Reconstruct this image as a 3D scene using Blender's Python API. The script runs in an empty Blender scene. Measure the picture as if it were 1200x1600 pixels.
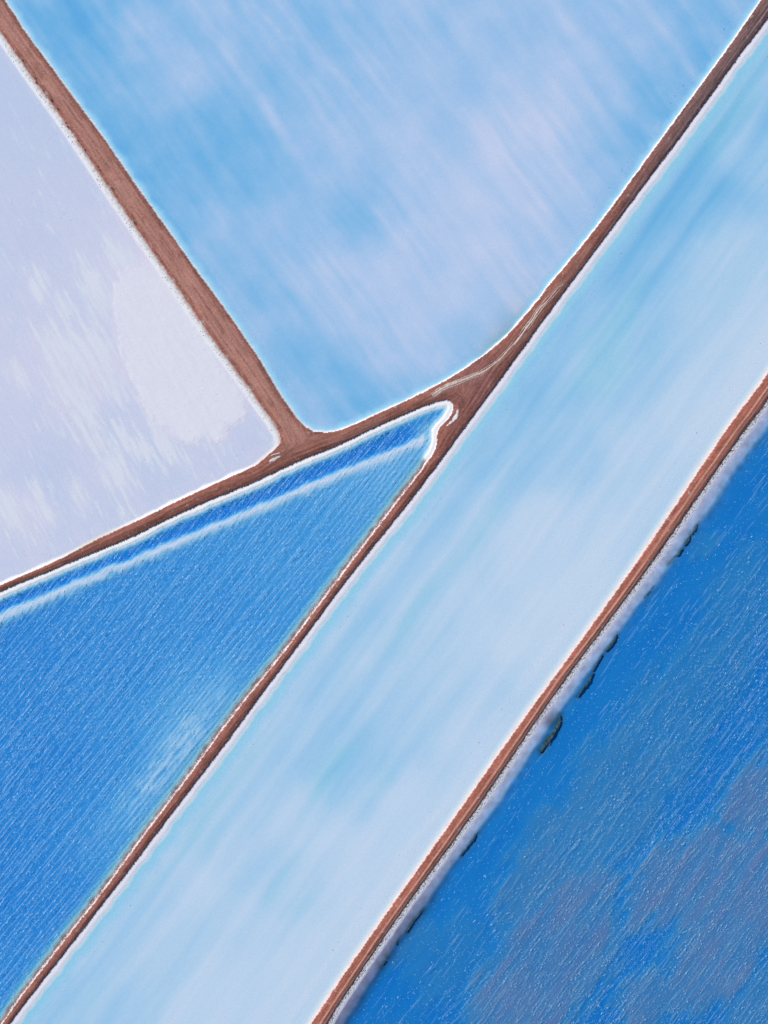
import bpy, math, random
import numpy as np

# ------------------------------------------------------------------ camera, sky, sun, exposure
S = 0.15                      # metres per photograph pixel (the dykes are about 6 m wide)
CAM_H = 200.0
scene = bpy.context.scene
cam_data = bpy.data.cameras.new("camera")
cam = bpy.data.objects.new("camera", cam_data)
scene.collection.objects.link(cam)
cam.location = (0.0, 0.0, CAM_H)
cam.rotation_euler = (0.0, 0.0, 0.0)          # straight down, photograph's top = +Y
cam_data.sensor_fit = 'VERTICAL'
cam_data.sensor_height = 24.0
cam_data.lens = 24.0 * CAM_H / (1600 * S)
cam_data.clip_start = 1.0
cam_data.clip_end = 20000.0
scene.camera = cam

SUN_ELEV, SUN_AZ = math.radians(42), math.radians(-50)   # azimuth clockwise from +Y: sun in the upper left
world = bpy.data.worlds.new("World")
scene.world = world
world.use_nodes = True
wn = world.node_tree
sky = wn.nodes.new("ShaderNodeTexSky")
sky.sky_type = 'NISHITA'
sky.sun_disc = False
sky.sun_elevation = SUN_ELEV
sky.sun_rotation = SUN_AZ
wn.links.new(sky.outputs[0], wn.nodes["Background"].inputs[0])
wn.nodes["Background"].inputs[1].default_value = 0.075
sun_data = bpy.data.lights.new("sun", 'SUN')
sun_data.energy = 3.0
sun_data.angle = math.radians(0.5)
sun_data.color = (1.0, 0.975, 0.95)
sun = bpy.data.objects.new("sun", sun_data)
scene.collection.objects.link(sun)
sun.rotation_euler = (math.pi / 2 - SUN_ELEV, 0.0, math.pi - SUN_AZ)
vs = scene.view_settings
vs.view_transform = 'Standard'
vs.look = 'None'
vs.exposure = 0.12
vs.gamma = 1.0
scene.cycles.use_denoising = False          # keeps the fine grain of foam, salt and gravel
scene.cycles.transparent_max_bounces = 12
scene.cycles.max_bounces = 5
scene.cycles.diffuse_bounces = 2
scene.cycles.glossy_bounces = 1
scene.cycles.caustics_reflective = False
scene.cycles.caustics_refractive = False

rng = np.random.default_rng(7)
random.seed(7)
LINK = scene.collection.objects.link
f32 = np.float32


# ------------------------------------------------------------------ helpers
def W(px, py, z=0.0):
    """photograph-plan coordinates (1 unit = 0.15 m, y down) -> world"""
    return ((px - 600.0) * S, (800.0 - py) * S, z)


def lin(r, g, b):
    c = np.array([r, g, b], float) / 255.0
    return np.where(c <= 0.04045, c / 12.92, ((c + 0.055) / 1.055) ** 2.4)


def _hash(ix, iy, seed):
    h = (ix.astype(np.int64) * 374761393 + iy.astype(np.int64) * 668265263 + seed * 1442695041) & 0xFFFFFFFF
    h = ((h ^ (h >> 13)) * 1274126177) & 0xFFFFFFFF
    h = h ^ (h >> 16)
    return (h & 0xFFFF).astype(f32) / 65535.0 * 2 * np.pi


def noise(x, y, seed=0):
    """gradient noise, about -1..1"""
    x0, y0 = np.floor(x), np.floor(y)
    fx, fy = (x - x0).astype(f32), (y - y0).astype(f32)
    ux, uy = fx * fx * fx * (fx * (fx * 6 - 15) + 10), fy * fy * fy * (fy * (fy * 6 - 15) + 10)

    def g(dx, dy):
        a = _hash(x0 + dx, y0 + dy, seed)
        return np.cos(a) * (fx - dx) + np.sin(a) * (fy - dy)
    a, b, c, d = g(0, 0), g(1, 0), g(0, 1), g(1, 1)
    return 1.5 * ((a + (b - a) * ux) * (1 - uy) + (c + (d - c) * ux) * uy)


def fbm(x, y, seed=0, octv=4, gain=0.5):
    t, a, n = 0, 1.0, 0
    for i in range(octv):
        t = t + a * noise(x * 2 ** i, y * 2 ** i, seed + 17 * i)
        n += a
        a *= gain
    return t / n


def streak(px, py, ang, along, across, seed, octv=4, gain=0.5):
    """noise stretched along a direction given in degrees (photo plan, y down)"""
    c, s = math.cos(math.radians(ang)), math.sin(math.radians(ang))
    return fbm((px * c + py * s) / along, (-px * s + py * c) / across, seed, octv, gain)


def sstep(a, b, x):
    t = np.clip((x - a) / (b - a), 0, 1)
    return t * t * (3 - 2 * t)


def seg_dist(px, py, line):
    """distance to a polyline, arc length at the foot, side sign"""
    best = np.full(px.shape, 1e9, f32)
    arc = np.zeros(px.shape, f32)
    side = np.zeros(px.shape, f32)
    acc = 0.0
    for (x0, y0), (x1, y1) in zip(line[:-1], line[1:]):
        dx, dy = x1 - x0, y1 - y0
        L2 = dx * dx + dy * dy
        L = math.sqrt(L2)
        t = np.clip(((px - x0) * dx + (py - y0) * dy) / L2, 0, 1)
        ex, ey = px - x0 - t * dx, py - y0 - t * dy
        d = np.sqrt(ex * ex + ey * ey)
        m = d < best
        best = np.where(m, d, best)
        arc = np.where(m, acc + t * L, arc)
        side = np.where(m, np.sign(dx * (py - y0) - dy * (px - x0)), side)
        acc += L
    return best, arc, side


def inside(px, py, poly):
    r = np.zeros(px.shape, bool)
    n = len(poly)
    for i in range(n):
        x0, y0 = poly[i]
        x1, y1 = poly[(i + 1) % n]
        if y0 == y1:
            continue
        c = ((y0 > py) != (y1 > py)) & (px < (x1 - x0) * (py - y0) / (y1 - y0) + x0)
        r ^= c
    return r


def rbf(px, py, pts, sig):
    num = np.zeros(px.shape, f32)
    den = np.full(px.shape, 1e-12, f32)
    for x, y, v in pts:
        w = np.exp(-np.sqrt((px - x) ** 2 + (py - y) ** 2 + 100) / sig).astype(f32)
        num += w * v
        den += w
    return num / den


def ext(p, q, dist):
    """extend the line q->p beyond p"""
    dx, dy = p[0] - q[0], p[1] - q[1]
    L = math.hypot(dx, dy)
    return (p[0] + dx / L * dist, p[1] + dy / L * dist)


# ------------------------------------------------------------------ plan of the dykes (edges of the bare earth)
A_right = [(7, 0), (27, 30), (43, 57), (63, 83), (80, 103), (100, 133), (120, 160), (140, 185), (160, 213), (180, 242),
           (200, 272), (227, 310), (253, 348), (267, 363), (288, 398), (310, 427), (333, 457), (353, 485), (373, 515),
           (400, 552), (420, 587), (440, 620), (460, 648), (468, 659), (477, 667), (490, 674)]
BC_top = [(510, 676), (533, 672), (557, 662), (587, 648), (627, 630), (653, 617), (687, 600), (710, 587), (733, 572),
          (753, 558), (773, 542), (790, 528), (803, 513), (817, 497), (837, 473), (860, 443), (880, 420), (896, 400),
          (927, 363), (953, 328), (980, 292), (1013, 243), (1047, 200), (1080, 153), (1107, 117), (1133, 82), (1160, 43),
          (1188, 2)]
C_right = [(1200, 28), (1180, 55), (1163, 75), (1147, 98), (1130, 120), (1113, 143), (1097, 170), (1077, 197),
           (1057, 223), (1033, 252), (1013, 280), (993, 307), (977, 330), (960, 350), (943, 373), (924, 399), (910, 420),
           (897, 437), (880, 458), (860, 483), (840, 512), (820, 540), (802, 568), (783, 592), (763, 617), (743, 645),
           (727, 667), (707, 693), (690, 717), (677, 737), (657, 763), (629, 800), (600, 832), (580, 858), (550, 893),
           (513, 943), (477, 997), (447, 1033), (423, 1063), (398, 1098), (367, 1143), (325, 1200), (293, 1237),
           (260, 1282), (230, 1320), (197, 1367), (160, 1413), (123, 1460), (90, 1503), (50, 1553), (17, 1597)]
C_left = [(7, 1595), (43, 1543), (73, 1507), (113, 1453), (143, 1417), (167, 1388), (190, 1353), (217, 1315), (250, 1273),
          (277, 1237), (305, 1201), (333, 1160), (367, 1113), (398, 1075), (423, 1047), (447, 1017), (473, 980),
          (500, 943), (523, 913), (550, 878), (580, 837), (609, 800), (633, 768), (657, 738), (670, 722), (679, 704),
          (683, 690), (683, 674), (690, 665), (698, 657), (704, 649), (708, 640), (708, 633), (704, 628), (697, 625)]
B_bottom = [(677, 630), (653, 638), (627, 650), (600, 662), (573, 673), (547, 688), (517, 702), (487, 712), (450, 728),
            (420, 743), (398, 754), (363, 767), (317, 787), (288, 799), (253, 815), (217, 835), (180, 850), (143, 865),
            (107, 880), (67, 897), (33, 910), (0, 925)]
B_top = [(0, 915), (20, 905), (43, 897), (67, 885), (100, 872), (133, 852), (160, 838), (187, 827), (217, 813),
         (243, 800), (283, 780), (320, 763), (360, 745), (399, 728), (413, 717), (430, 702), (437, 694), (439, 686)]
A_left = [(437, 676), (423, 653), (399, 621), (380, 590), (353, 560), (333, 530), (310, 497), (290, 467), (267, 433),
          (243, 399), (223, 370), (203, 342), (187, 317), (170, 293), (150, 263), (130, 233), (110, 203), (90, 173),
          (70, 147), (50, 120), (30, 90), (13, 67), (0, 47)]
D_left = [(1200, 582), (1180, 612), (1160, 637), (1140, 663), (1117, 695), (1093, 730), (1070, 770), (1050, 800),
          (1027, 833), (1000, 872), (970, 915), (943, 950), (917, 988), (887, 1030), (857, 1070), (827, 1110),
          (799, 1148), (767, 1193), (740, 1237), (713, 1273), (683, 1315), (647, 1367), (617, 1407), (587, 1450),
          (550, 1503), (517, 1553), (487, 1598)]
D_right = [(1200, 622), (1177, 655), (1153, 683), (1130, 717), (1107, 750), (1072, 800), (1047, 840), (1020, 878),
           (993, 913), (967, 947), (943, 983), (917, 1013), (883, 1057), (853, 1100), (827, 1140), (798, 1183),
           (788, 1203), (763, 1237), (737, 1273), (710, 1313), (690, 1337), (667, 1370), (633, 1413), (600, 1460),
           (573, 1505), (547, 1540), (523, 1577), (512, 1598)]


def smooth_line(line, sig=13.0, step=5.0):
    """even out the hand-read points of an edge, ends kept"""
    P_ = np.array(line, float)
    cum = np.concatenate([[0], np.cumsum(np.hypot(*(P_[1:] - P_[:-1]).T))])
    s_ = np.linspace(0, cum[-1], max(3, int(cum[-1] / step)))
    q = np.stack([np.interp(s_, cum, P_[:, 0]), np.interp(s_, cum, P_[:, 1])], 1)
    out = q.copy()
    for i in range(len(q)):
        w_ = min(sig, .5 * min(s_[i], cum[-1] - s_[i]) + 1e-3)
        g = np.exp(-.5 * ((s_ - s_[i]) / w_) ** 2)
        out[i] = (q * g[:, None]).sum(0) / g.sum()
    keep = [0] + list(range(2, len(out) - 2, 3)) + [len(out) - 1]
    return [tuple(out[i]) for i in keep]


A_right = smooth_line(A_right[:-5], 32) + A_right[-5:]
BC_top = BC_top[:3] + smooth_line(BC_top[3:16])[:-1] + smooth_line(BC_top[15:], 45)
C_right = smooth_line(C_right, 60)
C_low = smooth_line(C_left[:24], 45)
C_tip = C_left[25:]
C_left = C_low + C_tip
B_bottom = smooth_line(B_bottom, 22)
B_top = smooth_line(B_top[:-4], 20) + B_top[-4:]
A_left = A_left[:1] + smooth_line(A_left[1:], 26)
D_left = smooth_line(D_left, 75)
D_right = smooth_line(D_right, 75)
uA, uC = (-95, -140), (82, -118)
# ponds: boundary polylines running off the built area, closed far outside it
def far(p, v): return (p[0] + v[0] * 6, p[1] + v[1] * 6)
b_pond1 = [far(A_right[0], uA)] + A_right + BC_top + [far(BC_top[-1], uC)]
b_salt = [far(B_top[0], (-100, 44))] + B_top + A_left + [far(A_left[-1], uA)]
b_tri = [far(C_left[0], (-82, 118))] + C_left + B_bottom + [far(B_bottom[-1], (-100, 44))]
b_strip_c = [far(C_right[0], uC)] + C_right + [far(C_right[-1], (-82, 118))]
b_strip_d = [far(D_left[0], uC)] + D_left + [far(D_left[-1], (-80, 121))]
b_right = [far(D_right[0], uC)] + D_right + [far(D_right[-1], (-80, 121))]
PONDS = {
    'north': ([b_pond1], b_pond1),
    'salt': ([b_salt], b_salt + [(-2500, -900)]),
    'tri': ([b_tri], b_tri + [(-2500, 2500)]),
    'strip': ([b_strip_c, b_strip_d], b_strip_c + b_strip_d[::-1]),
    'right': ([b_right], b_right + [(0, 4000), (4000, 4000), (4000, -900)]),
}
PN = list(PONDS)
# centre lines followed by the wheels
cl_A = [far((3, 22), uA), (3, 22), (75, 125), (165, 254), (265, 397), (320, 476), (395, 585), (450, 665), (462, 690)]
cl_B = [far((0, 920), (-100, 44)), (0, 920), (140, 859), (265, 800), (400, 740), (440, 718), (490, 697), (545, 679), (600, 653),
        (660, 623), (700, 603)]
cl_C = [far((1194, 15), uC), (1194, 15), (1090, 160), (1005, 275), (910, 410), (830, 510), (775, 575), (738, 632), (715, 668),
        (690, 702), (640, 776), (540, 905), (410, 1078), (315, 1198), (180, 1380), (70, 1525), (12, 1596),
        far((12, 1596), (-82, 118))]
cl_D = [far((1200, 602), uC)] + [((a[0] + b[0]) / 2, (a[1] + b[1]) / 2) for a, b in
        [((1200, 582), (1200, 622)), ((1093, 730), (1107, 750)), ((970, 915), (993, 913)), ((857, 1070), (883, 1057)),
         ((740, 1237), (763, 1237)), ((647, 1367), (667, 1370)), ((550, 1503), (573, 1505)), ((487, 1598), (512, 1598))]]
cl_D.append(far(cl_D[-1], (-80, 121)))
CL = [cl_A, cl_B, cl_C, cl_D]

# ------------------------------------------------------------------ bathymetry of the five basins (depth in metres)
P_NORTH = [(120, 30, .56), (60, 20, .42), (300, 130, .23), (420, 60, .27), (260, 60, .3), (380, 190, .46), (240, 220, .5),
           (270, 280, .58), (330, 250, .47), (450, 250, .3), (560, 340, .52), (460, 350, .3), (440, 380, .28), (300, 330, .44),
           (340, 420, .4), (400, 490, .38), (480, 400, .27), (520, 430, .2), (600, 500, .22), (680, 450, .2), (560, 560, .32),
           (480, 600, .42), (500, 640, .44), (560, 640, .44), (640, 590, .4), (720, 540, .42), (780, 480, .32), (800, 430, .22),
           (850, 380, .28), (870, 300, .18), (800, 250, .15), (730, 330, .2), (640, 260, .28), (600, 200, .24), (560, 130, .30),
           (540, 60, .38), (650, 60, .3), (700, 40, .37), (740, 110, .32), (820, 60, .3), (900, 50, .32), (880, 150, .18),
           (950, 60, .25), (1000, 80, .21), (1040, 60, .3), (1080, 60, .44), (1060, 120, .44), (1020, 180, .42),
           (980, 240, .4), (940, 300, .36), (1120, 20, .42), (1000, 10, .3), (1150, -5, .36), (200, 120, .36), (160, 60, .45),
           (640, 520, .22), (700, 480, .2), (740, 400, .18), (680, 380, .22), (180, 160, .4), (420, 130, .38)]
P_STRIP = [(1150, 150, .46), (1100, 300, .56), (1050, 300, .5), (1000, 420, .48), (900, 560, .37), (950, 500, .37), (1180, 250, .34),
           (1150, 400, .22), (1100, 500, .22), (1180, 520, .14), (1000, 600, .28), (900, 700, .3), (850, 600, .43),
           (780, 720, .36), (700, 800, .3), (650, 880, .27), (750, 900, .22), (820, 850, .17), (900, 830, .15),
           (1000, 700, .17), (1080, 650, .14), (600, 1000, .27), (560, 950, .3), (500, 1050, .3), (570, 1180, .34),
           (540, 1200, .33), (600, 1100, .26), (700, 1080, .2), (750, 1050, .2), (640, 1150, .25), (800, 1000, .13),
           (880, 930, .12), (650, 1250, .12), (720, 1150, .14), (450, 1150, .28), (400, 1250, .25), (330, 1300, .28),
           (260, 1400, .26), (200, 1480, .25), (120, 1560, .28), (380, 1330, .2), (450, 1280, .17), (300, 1400, .16),
           (250, 1500, .2), (440, 1380, .26), (380, 1450, .16), (420, 1520, .12), (330, 1560, .12), (550, 1400, .13),
           (500, 1480, .12), (600, 1330, .13), (1180, 80, .42), (660, 1000, .24)]
P_TRI = [(0, 1000, 1.05), (100, 1200, 1.08), (0, 1400, 1.08), (100, 1400, 1.05), (200, 1050, 1.0), (300, 950, .95),
         (450, 850, .85), (560, 800, .74), (630, 730, .6), (400, 1000, .9), (285, 1165, .56), (245, 1230, .58), (325, 1110, .66),
         (180, 1330, .86), (30, 1540, .95), (200, 1200, 1.0), (480, 930, .85), (640, 710, .5)]
P_SALT = [(40, 120, .07), (120, 300, .06), (40, 380, .09), (70, 750, .15), (230, 720, .17), (190, 660, .12), (110, 470, .09),
          (370, 680, .1), (330, 720, .1), (200, 780, .1), (20, 860, .09), (150, 820, .1), (290, 560, -.02), (260, 480, -.02),
          (300, 640, -.03), (240, 580, -.02), (100, 560, .01), (180, 740, .03), (40, 800, .01), (80, 640, .04), (160, 600, .02),
          (200, 430, .03), (340, 600, .0), (60, 480, .06), (20, 560, .05), (20, 680, .07), (150, 500, .07), (320, 690, .06),
          (230, 380, .03), (180, 350, .05), (30, 270, .07), (120, 200, .06)]
MUD_RIGHT = [(1160, 1400, 85, 1.0), (1110, 1365, 60, 1.0), (1035, 1390, 45, .9), (1180, 1255, 45, .9), (1120, 1490, 65, .95),
             (1070, 1545, 35, .7), (1010, 1570, 40, .7), (870, 1500, 75, .9), (820, 1570, 70, .9), (900, 1430, 60, .75),
             (850, 1400, 60, .6), (880, 1330, 60, .5), (1000, 1200, 70, .38), (1050, 1120, 60, .38), (1110, 1050, 60, .35),
             (1160, 960, 50, .3), (1095, 846, 12, .3), (960, 1250, 70, .5), (1190, 1570, 40, .6), (640, 1470, 35, .4),
             (1170, 900, 40, .3), (700, 1500, 50, .3), (930, 1290, 60, .5)]
RIDGE = [(-400, 1143), (-100, 1011), (0, 966), (130, 909), (300, 839), (420, 789), (500, 754), (560, 730), (620, 705), (668, 684), (684, 673)]
CRUST = [(178, 455), (176, 480), (183, 515), (192, 545), (208, 585), (222, 625), (240, 655), (262, 672), (280, 688), (300, 689),
         (322, 680), (338, 690), (349, 684), (350, 664), (372, 658), (384, 645), (372, 612), (345, 575), (318, 525), (292, 475),
         (268, 440), (245, 400), (220, 400), (195, 420)]
PATCH = [(95, 555, 46), (135, 640, 40), (180, 735, 42), (20, 800, 36), (150, 690, 26), (100, 480, 22), (150, 560, 60), (200, 690, 30),
         (60, 790, 32), (120, 770, 26), (110, 610, 46), (160, 470, 46), (200, 410, 40), (230, 700, 26), (60, 450, 24), (30, 590, 22),
         (250, 560, 95), (310, 640, 50), (230, 470, 60), (260, 690, 40)]

MATS = [
    ([(876, 1118), (875, 1130), (867, 1145), (858, 1157), (851, 1166), (845, 1177)], [1.0, 3.0, 3.4, 5.2, 4.0, .8],
     "thickest black algae mat, lying off the dyke in the dark blue pond", -.05),
    ([(928, 1052), (921, 1066), (912, 1078), (903, 1090)], [.8, 2.0, 1.5, .6], "thin black streak of algae above the thickest algae mat", -.08),
    ([(966, 990), (961, 1002), (955, 1010), (947, 1018)], [.8, 2.6, 2.6, .8], "short black algae mat at the end of the lavender shelf", -.10),
    ([(942, 1024), (934, 1038), (927, 1050)], [.6, 1.2, .5], "hairline algae streak just below a short black algae mat", -.12),
    ([(1092, 818), (1087, 827), (1081, 837)], [1.2, 3.2, 1.5], "upper clump of dark algae beside the muddy plume", -.12),
    ([(1081, 833), (1076, 845), (1071, 852)], [1.5, 3.4, 1.2], "lower clump of dark algae beside the muddy plume", -.12),
    ([(1068, 858), (1062, 866), (1050, 874), (1044, 882)], [1.0, 1.8, 1.0, .6], "small brown algae scrap tailing away below two clumps", -.14),
    ([(1022, 917), (1016, 926), (1008, 934)], [.5, 1.3, .5], "faint curved algae line on the rim of the lavender shelf", -.2),
    ([(747, 1300), (741, 1312), (730, 1326), (720, 1338)], [.7, 2.0, 1.6, .7], "curved dark algae streak along the lower shore", -.10),
    ([(660, 1425), (651, 1435), (642, 1446), (636, 1458)], [.6, 1.2, 3.0, .8], "club-shaped dark algae mat near the bottom shore", -.08),
    ([(627, 1462), (622, 1470), (619, 1478)], [.4, 1.2, .5], "tiny dark algae scrap near the bottom shore", -.1),
    ([(606, 1495), (600, 1505), (595, 1511)], [1.0, 3.6, 1.2], "dark brown algae blot against the purple shelf at the bottom", -.1),
]

SALT_C = np.array([.84, .86, .95])
CRUST_C = np.array([.84, .85, .915])


def bed(pond, px, py):
    """(z, colour, n) of a basin floor"""
    n = px.shape[0]
    col = np.repeat(SALT_C[None, :], n, 0)
    wx = px + 14 * fbm(px / 70, py / 70, 91, 3)
    wy = py + 14 * fbm(px / 70, py / 70, 92, 3)
    if pond == 'north':
        d = rbf(wx, wy, P_NORTH, 34)
        ang = 57 + 5 * np.clip((px - 600) / 600, -1, 1)
        vx = px + 7 * fbm(px / 110, py / 110, 93, 2)
        vy = py + 7 * fbm(px / 110, py / 110, 94, 2)
        s1 = streak(vx, vy, 54, 330, 36, 3, 4, .5)
        s2 = streak(vx, vy, 54, 150, 11, 5, 3, .5)
        s3 = fbm(px / 75, py / 75, 8, 4)
        sm = .35 + .65 * sstep(-.25, .3, fbm(px / 160, py / 160, 9, 2))
        d = d * (1 - .22 * sstep(420, 600, px) * sstep(1000, 880, px) * sstep(600, 480, py))
        d = d * .80 * (1 + .52 * s1 + .46 * s3) + .07 * s2 * sm
        l = seg_dist(px, py, [(415, 25), (445, 58), (485, 65), (535, 122), (590, 180)])[0]
        d -= .06 * np.exp(-(l / 3.0) ** 2) * np.clip(.5 + 1.5 * noise(px / 17, py / 17, 12), 0, 1)
        d = np.clip(d * .93, .07, 1.0)
        m = .62 * np.exp(-seg_dist(px, py, BC_top)[0] / 15) * np.exp(-((px - 783) / 40) ** 2)
        pal = sstep(.46, .14, d)[:, None] * .85
        col = col * (1 - pal) + np.array([.86, .80, .95]) * pal
        col = col * (1 - m[:, None]) + np.array([.36, .33, .25]) * m[:, None]
    elif pond == 'strip':
        d = rbf(wx, wy, P_STRIP, 20) * .61
        s1 = streak(px + 5 * noise(px / 90, py / 90, 96), py, -54, 420, 30, 23, 4, .45)
        s2 = streak(px, py, -53, 130, 11, 25, 2, .4)
        d = d * (1 + .62 * s1 + .10 * s2 + .18 * fbm(px / 90, py / 90, 97, 3))
        d = np.clip(d, .07, 1.0)
        g = np.clip(.2 * sstep(.25, .42, d) + .55 * sstep(.05, .45, streak(px, py, -54, 200, 70, 27, 2)) * sstep(.1, .2, d), 0, .7)[:, None]
        col = col * (1 - g) + np.array([.76, .90, .90]) * g
    elif pond == 'tri':
        d = rbf(wx, wy, P_TRI, 35) * .92
        d = d * (1 + .10 * streak(px, py, -52, 120, 14, 31, 3))
        rd, ra, rs = seg_dist(px + 2.5 * noise(px / 26, py / 26, 33), py + 2.5 * noise(px / 26, py / 26, 34), RIDGE)
        up = rs < 0                                    # channel side
        taper = sstep(712, 692, px)
        chan = (1.25 * taper + .3 * (1 - taper))
        prof_up = .12 + (chan - .12) * sstep(3, 12, rd + 2 * noise(px / 9, py / 9, 35))
        prof_dn = .12 + (d - .12) * sstep(1, 17, rd + 3 * noise(px / 14, py / 14, 36))
        far_r = sstep(60, 20, rd)
        d2 = np.where(up, prof_up, prof_dn)
        d2 -=   .09 * np.exp(-(rd / 2.0) ** 2) * np.clip(.6 + .9 * noise(px / 21, py / 21, 37), 0, 1)
        near_tip = np.exp(-((px - 676) / 24) ** 2 - ((py - 672) / 17) ** 2)
        d = np.clip(d2 * (1 - .85 * near_tip), .04, 2.2)
        rl = (.7 * np.exp(-(rd / 5.0) ** 2))[:, None]
        col = col * (1 - rl) + np.array([.90, .85, .95]) * rl
        silt = np.clip(np.exp(-((px - 690) / 26) ** 2 - ((py - 664) / 14) ** 2) * .7, 0, 1)
        col = col * (1 - silt[:, None]) + np.array([.48, .44, .47]) * silt[:, None]
        p = np.exp(-((px - 268 + (py - 1180) * .72) / 34) ** 2 - ((py - 1180) / 115) ** 2)
        p = p * np.clip(.65 + .9 * fbm(px / 20, py / 20, 38, 4) + .8 * streak(px, py, -51, 40, 6, 39, 3), 0, 1.25)
        d = d * (1 - .74 * np.clip(p, 0, 1))
        pp = (.55 * np.clip(p, 0, 1))[:, None]
        col = col * (1 - pp) + np.array([.86, .80, .93]) * pp
    elif pond == 'salt':
        d = rbf(wx, wy, P_SALT, 26) * .5 + .006
        amt = sstep(200, 420, py)
        s1 = streak(px, py, 61, 95, 8, 41, 4, .55)
        s2 = streak(px, py, 61, 26, 3.2, 43, 3, .6)
        d = d + (.045 * s1 + .016 * s2) * (.25 + .75 * amt) + .012 * fbm(px / 40, py / 40, 44, 3)
        jx = px + 7 * fbm(px / 13, py / 13, 45, 3) + 9 * s1
        jy = py + 5 * fbm(px / 13, py / 13, 46, 3) + 16 * s2
        ins = inside(jx, jy, CRUST)
        cd = seg_dist(jx, jy, CRUST + CRUST[:1])[0] * np.where(ins, 1, -1)
        k = sstep(-9, 4.0, cd + 7 * s1)
        lip = np.exp(-((cd - 2.5) / 2.2) ** 2) * np.clip(.3 + noise(px / 14, py / 14, 47), 0, 1)
        k = k * sstep(370, 460, py + 40 * s1)
        d = d * (1 - k) + k * (-.04 - .04 * lip + .02 * fbm(px / 18, py / 18, 48, 3) + .018 * s2 + .012 * s1)
        pm = np.zeros(px.shape, f32)
        for x, y, r in PATCH:
            pm = np.maximum(pm, np.exp(-(((px - x) * .88 - (py - y) * .48) / (r * .8)) ** 2 - (((px - x) * .48 + (py - y) * .88) / (r * 1.5)) ** 2))
        k2 = sstep(-.3, .5, pm * .9 - .5 + 1.25 * s1 + .8 * s2) * (1 - k)
        d = d * (1 - k2) + k2 * (.004 + .006 * s2)
        d = d + .035 * sstep(430, 120, py) * (1 - k)
        d = np.clip(d, -.09, .3)
        c = np.maximum(k * np.clip(.85 + .55 * s1 + .3 * s2, .25, 1), k2)
        lav = np.array([.81, .77, .90])
        col = lav * (1 - c)[:, None] + CRUST_C * c[:, None]
        pit = sstep(.62, .8, noise(px / 3.2, py / 3.2, 52)) * sstep(.15, .4, noise(px / 40, py / 40, 53)) * .35
        col = col * (1 - pit[:, None]) + np.array([.42, .40, .42]) * pit[:, None]
    else:
        jx, jy = px + 26 * fbm(px / 60, py / 60, 61, 4), py + 26 * fbm(px / 60, py / 60, 62, 4)
        m = np.zeros(px.shape, f32)
        sk = 34 * streak(px, py, -55, 110, 15, 68, 4, .55)
        for x, y, r, a in MUD_RIGHT:
            e = np.sqrt(((jx - x) * .8 + (jy - y) * .6) ** 2 + ((jx - x) * .6 - (jy - y) * .8) ** 2 * .55)
            e = e + sk
            m = np.maximum(m, min(1.0, a * 1.25) * sstep(r * 1.5, r * .8, e))
        out = sstep(1150, 1320, px) + sstep(1560, 1700, py)
        m = np.maximum(m, np.clip(out, 0, 1) * sstep(-.15, .35, fbm(px / 130, py / 130, 63, 3)))
        m = m * np.clip(.85 + .35 * streak(px, py, -56, 90, 16, 64, 3), 0, 1)
        d = 1.28 - .86 * m + .12 * streak(px, py, -55, 160, 22, 65, 3)
        d = np.clip(d, .3, 2.4)
        col = np.repeat(np.array([[.80, .87, .84]]), n, 0)
        col = col * (1 - m[:, None]) + np.array([.47, .352, .51]) * m[:, None]
        al = np.zeros(px.shape, f32)
        for ln, wd, _, _ in MATS:
            al = np.maximum(al, np.exp(-(seg_dist(px, py, ln)[0] / (max(wd) * 1.1 + 1.2)) ** 2))
        al = (.8 * al * np.clip(.75 + .8 * fbm(px / 7, py / 7, 66, 3), 0, 1))[:, None]
        col = col * (1 - al) + np.array([.10, .085, .07]) * al
        d = d * (1 - .45 * al[:, 0])
    return -d, col


SOIL = [np.array([.415, .167, .124]), np.array([.305, .122, .091]), np.array([.29, .115, .088]), np.array([.365, .125, .088])]


def lerp_pts(d, pts):
    return np.interp(d, [p[0] for p in pts], [p[1] for p in pts])


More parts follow.
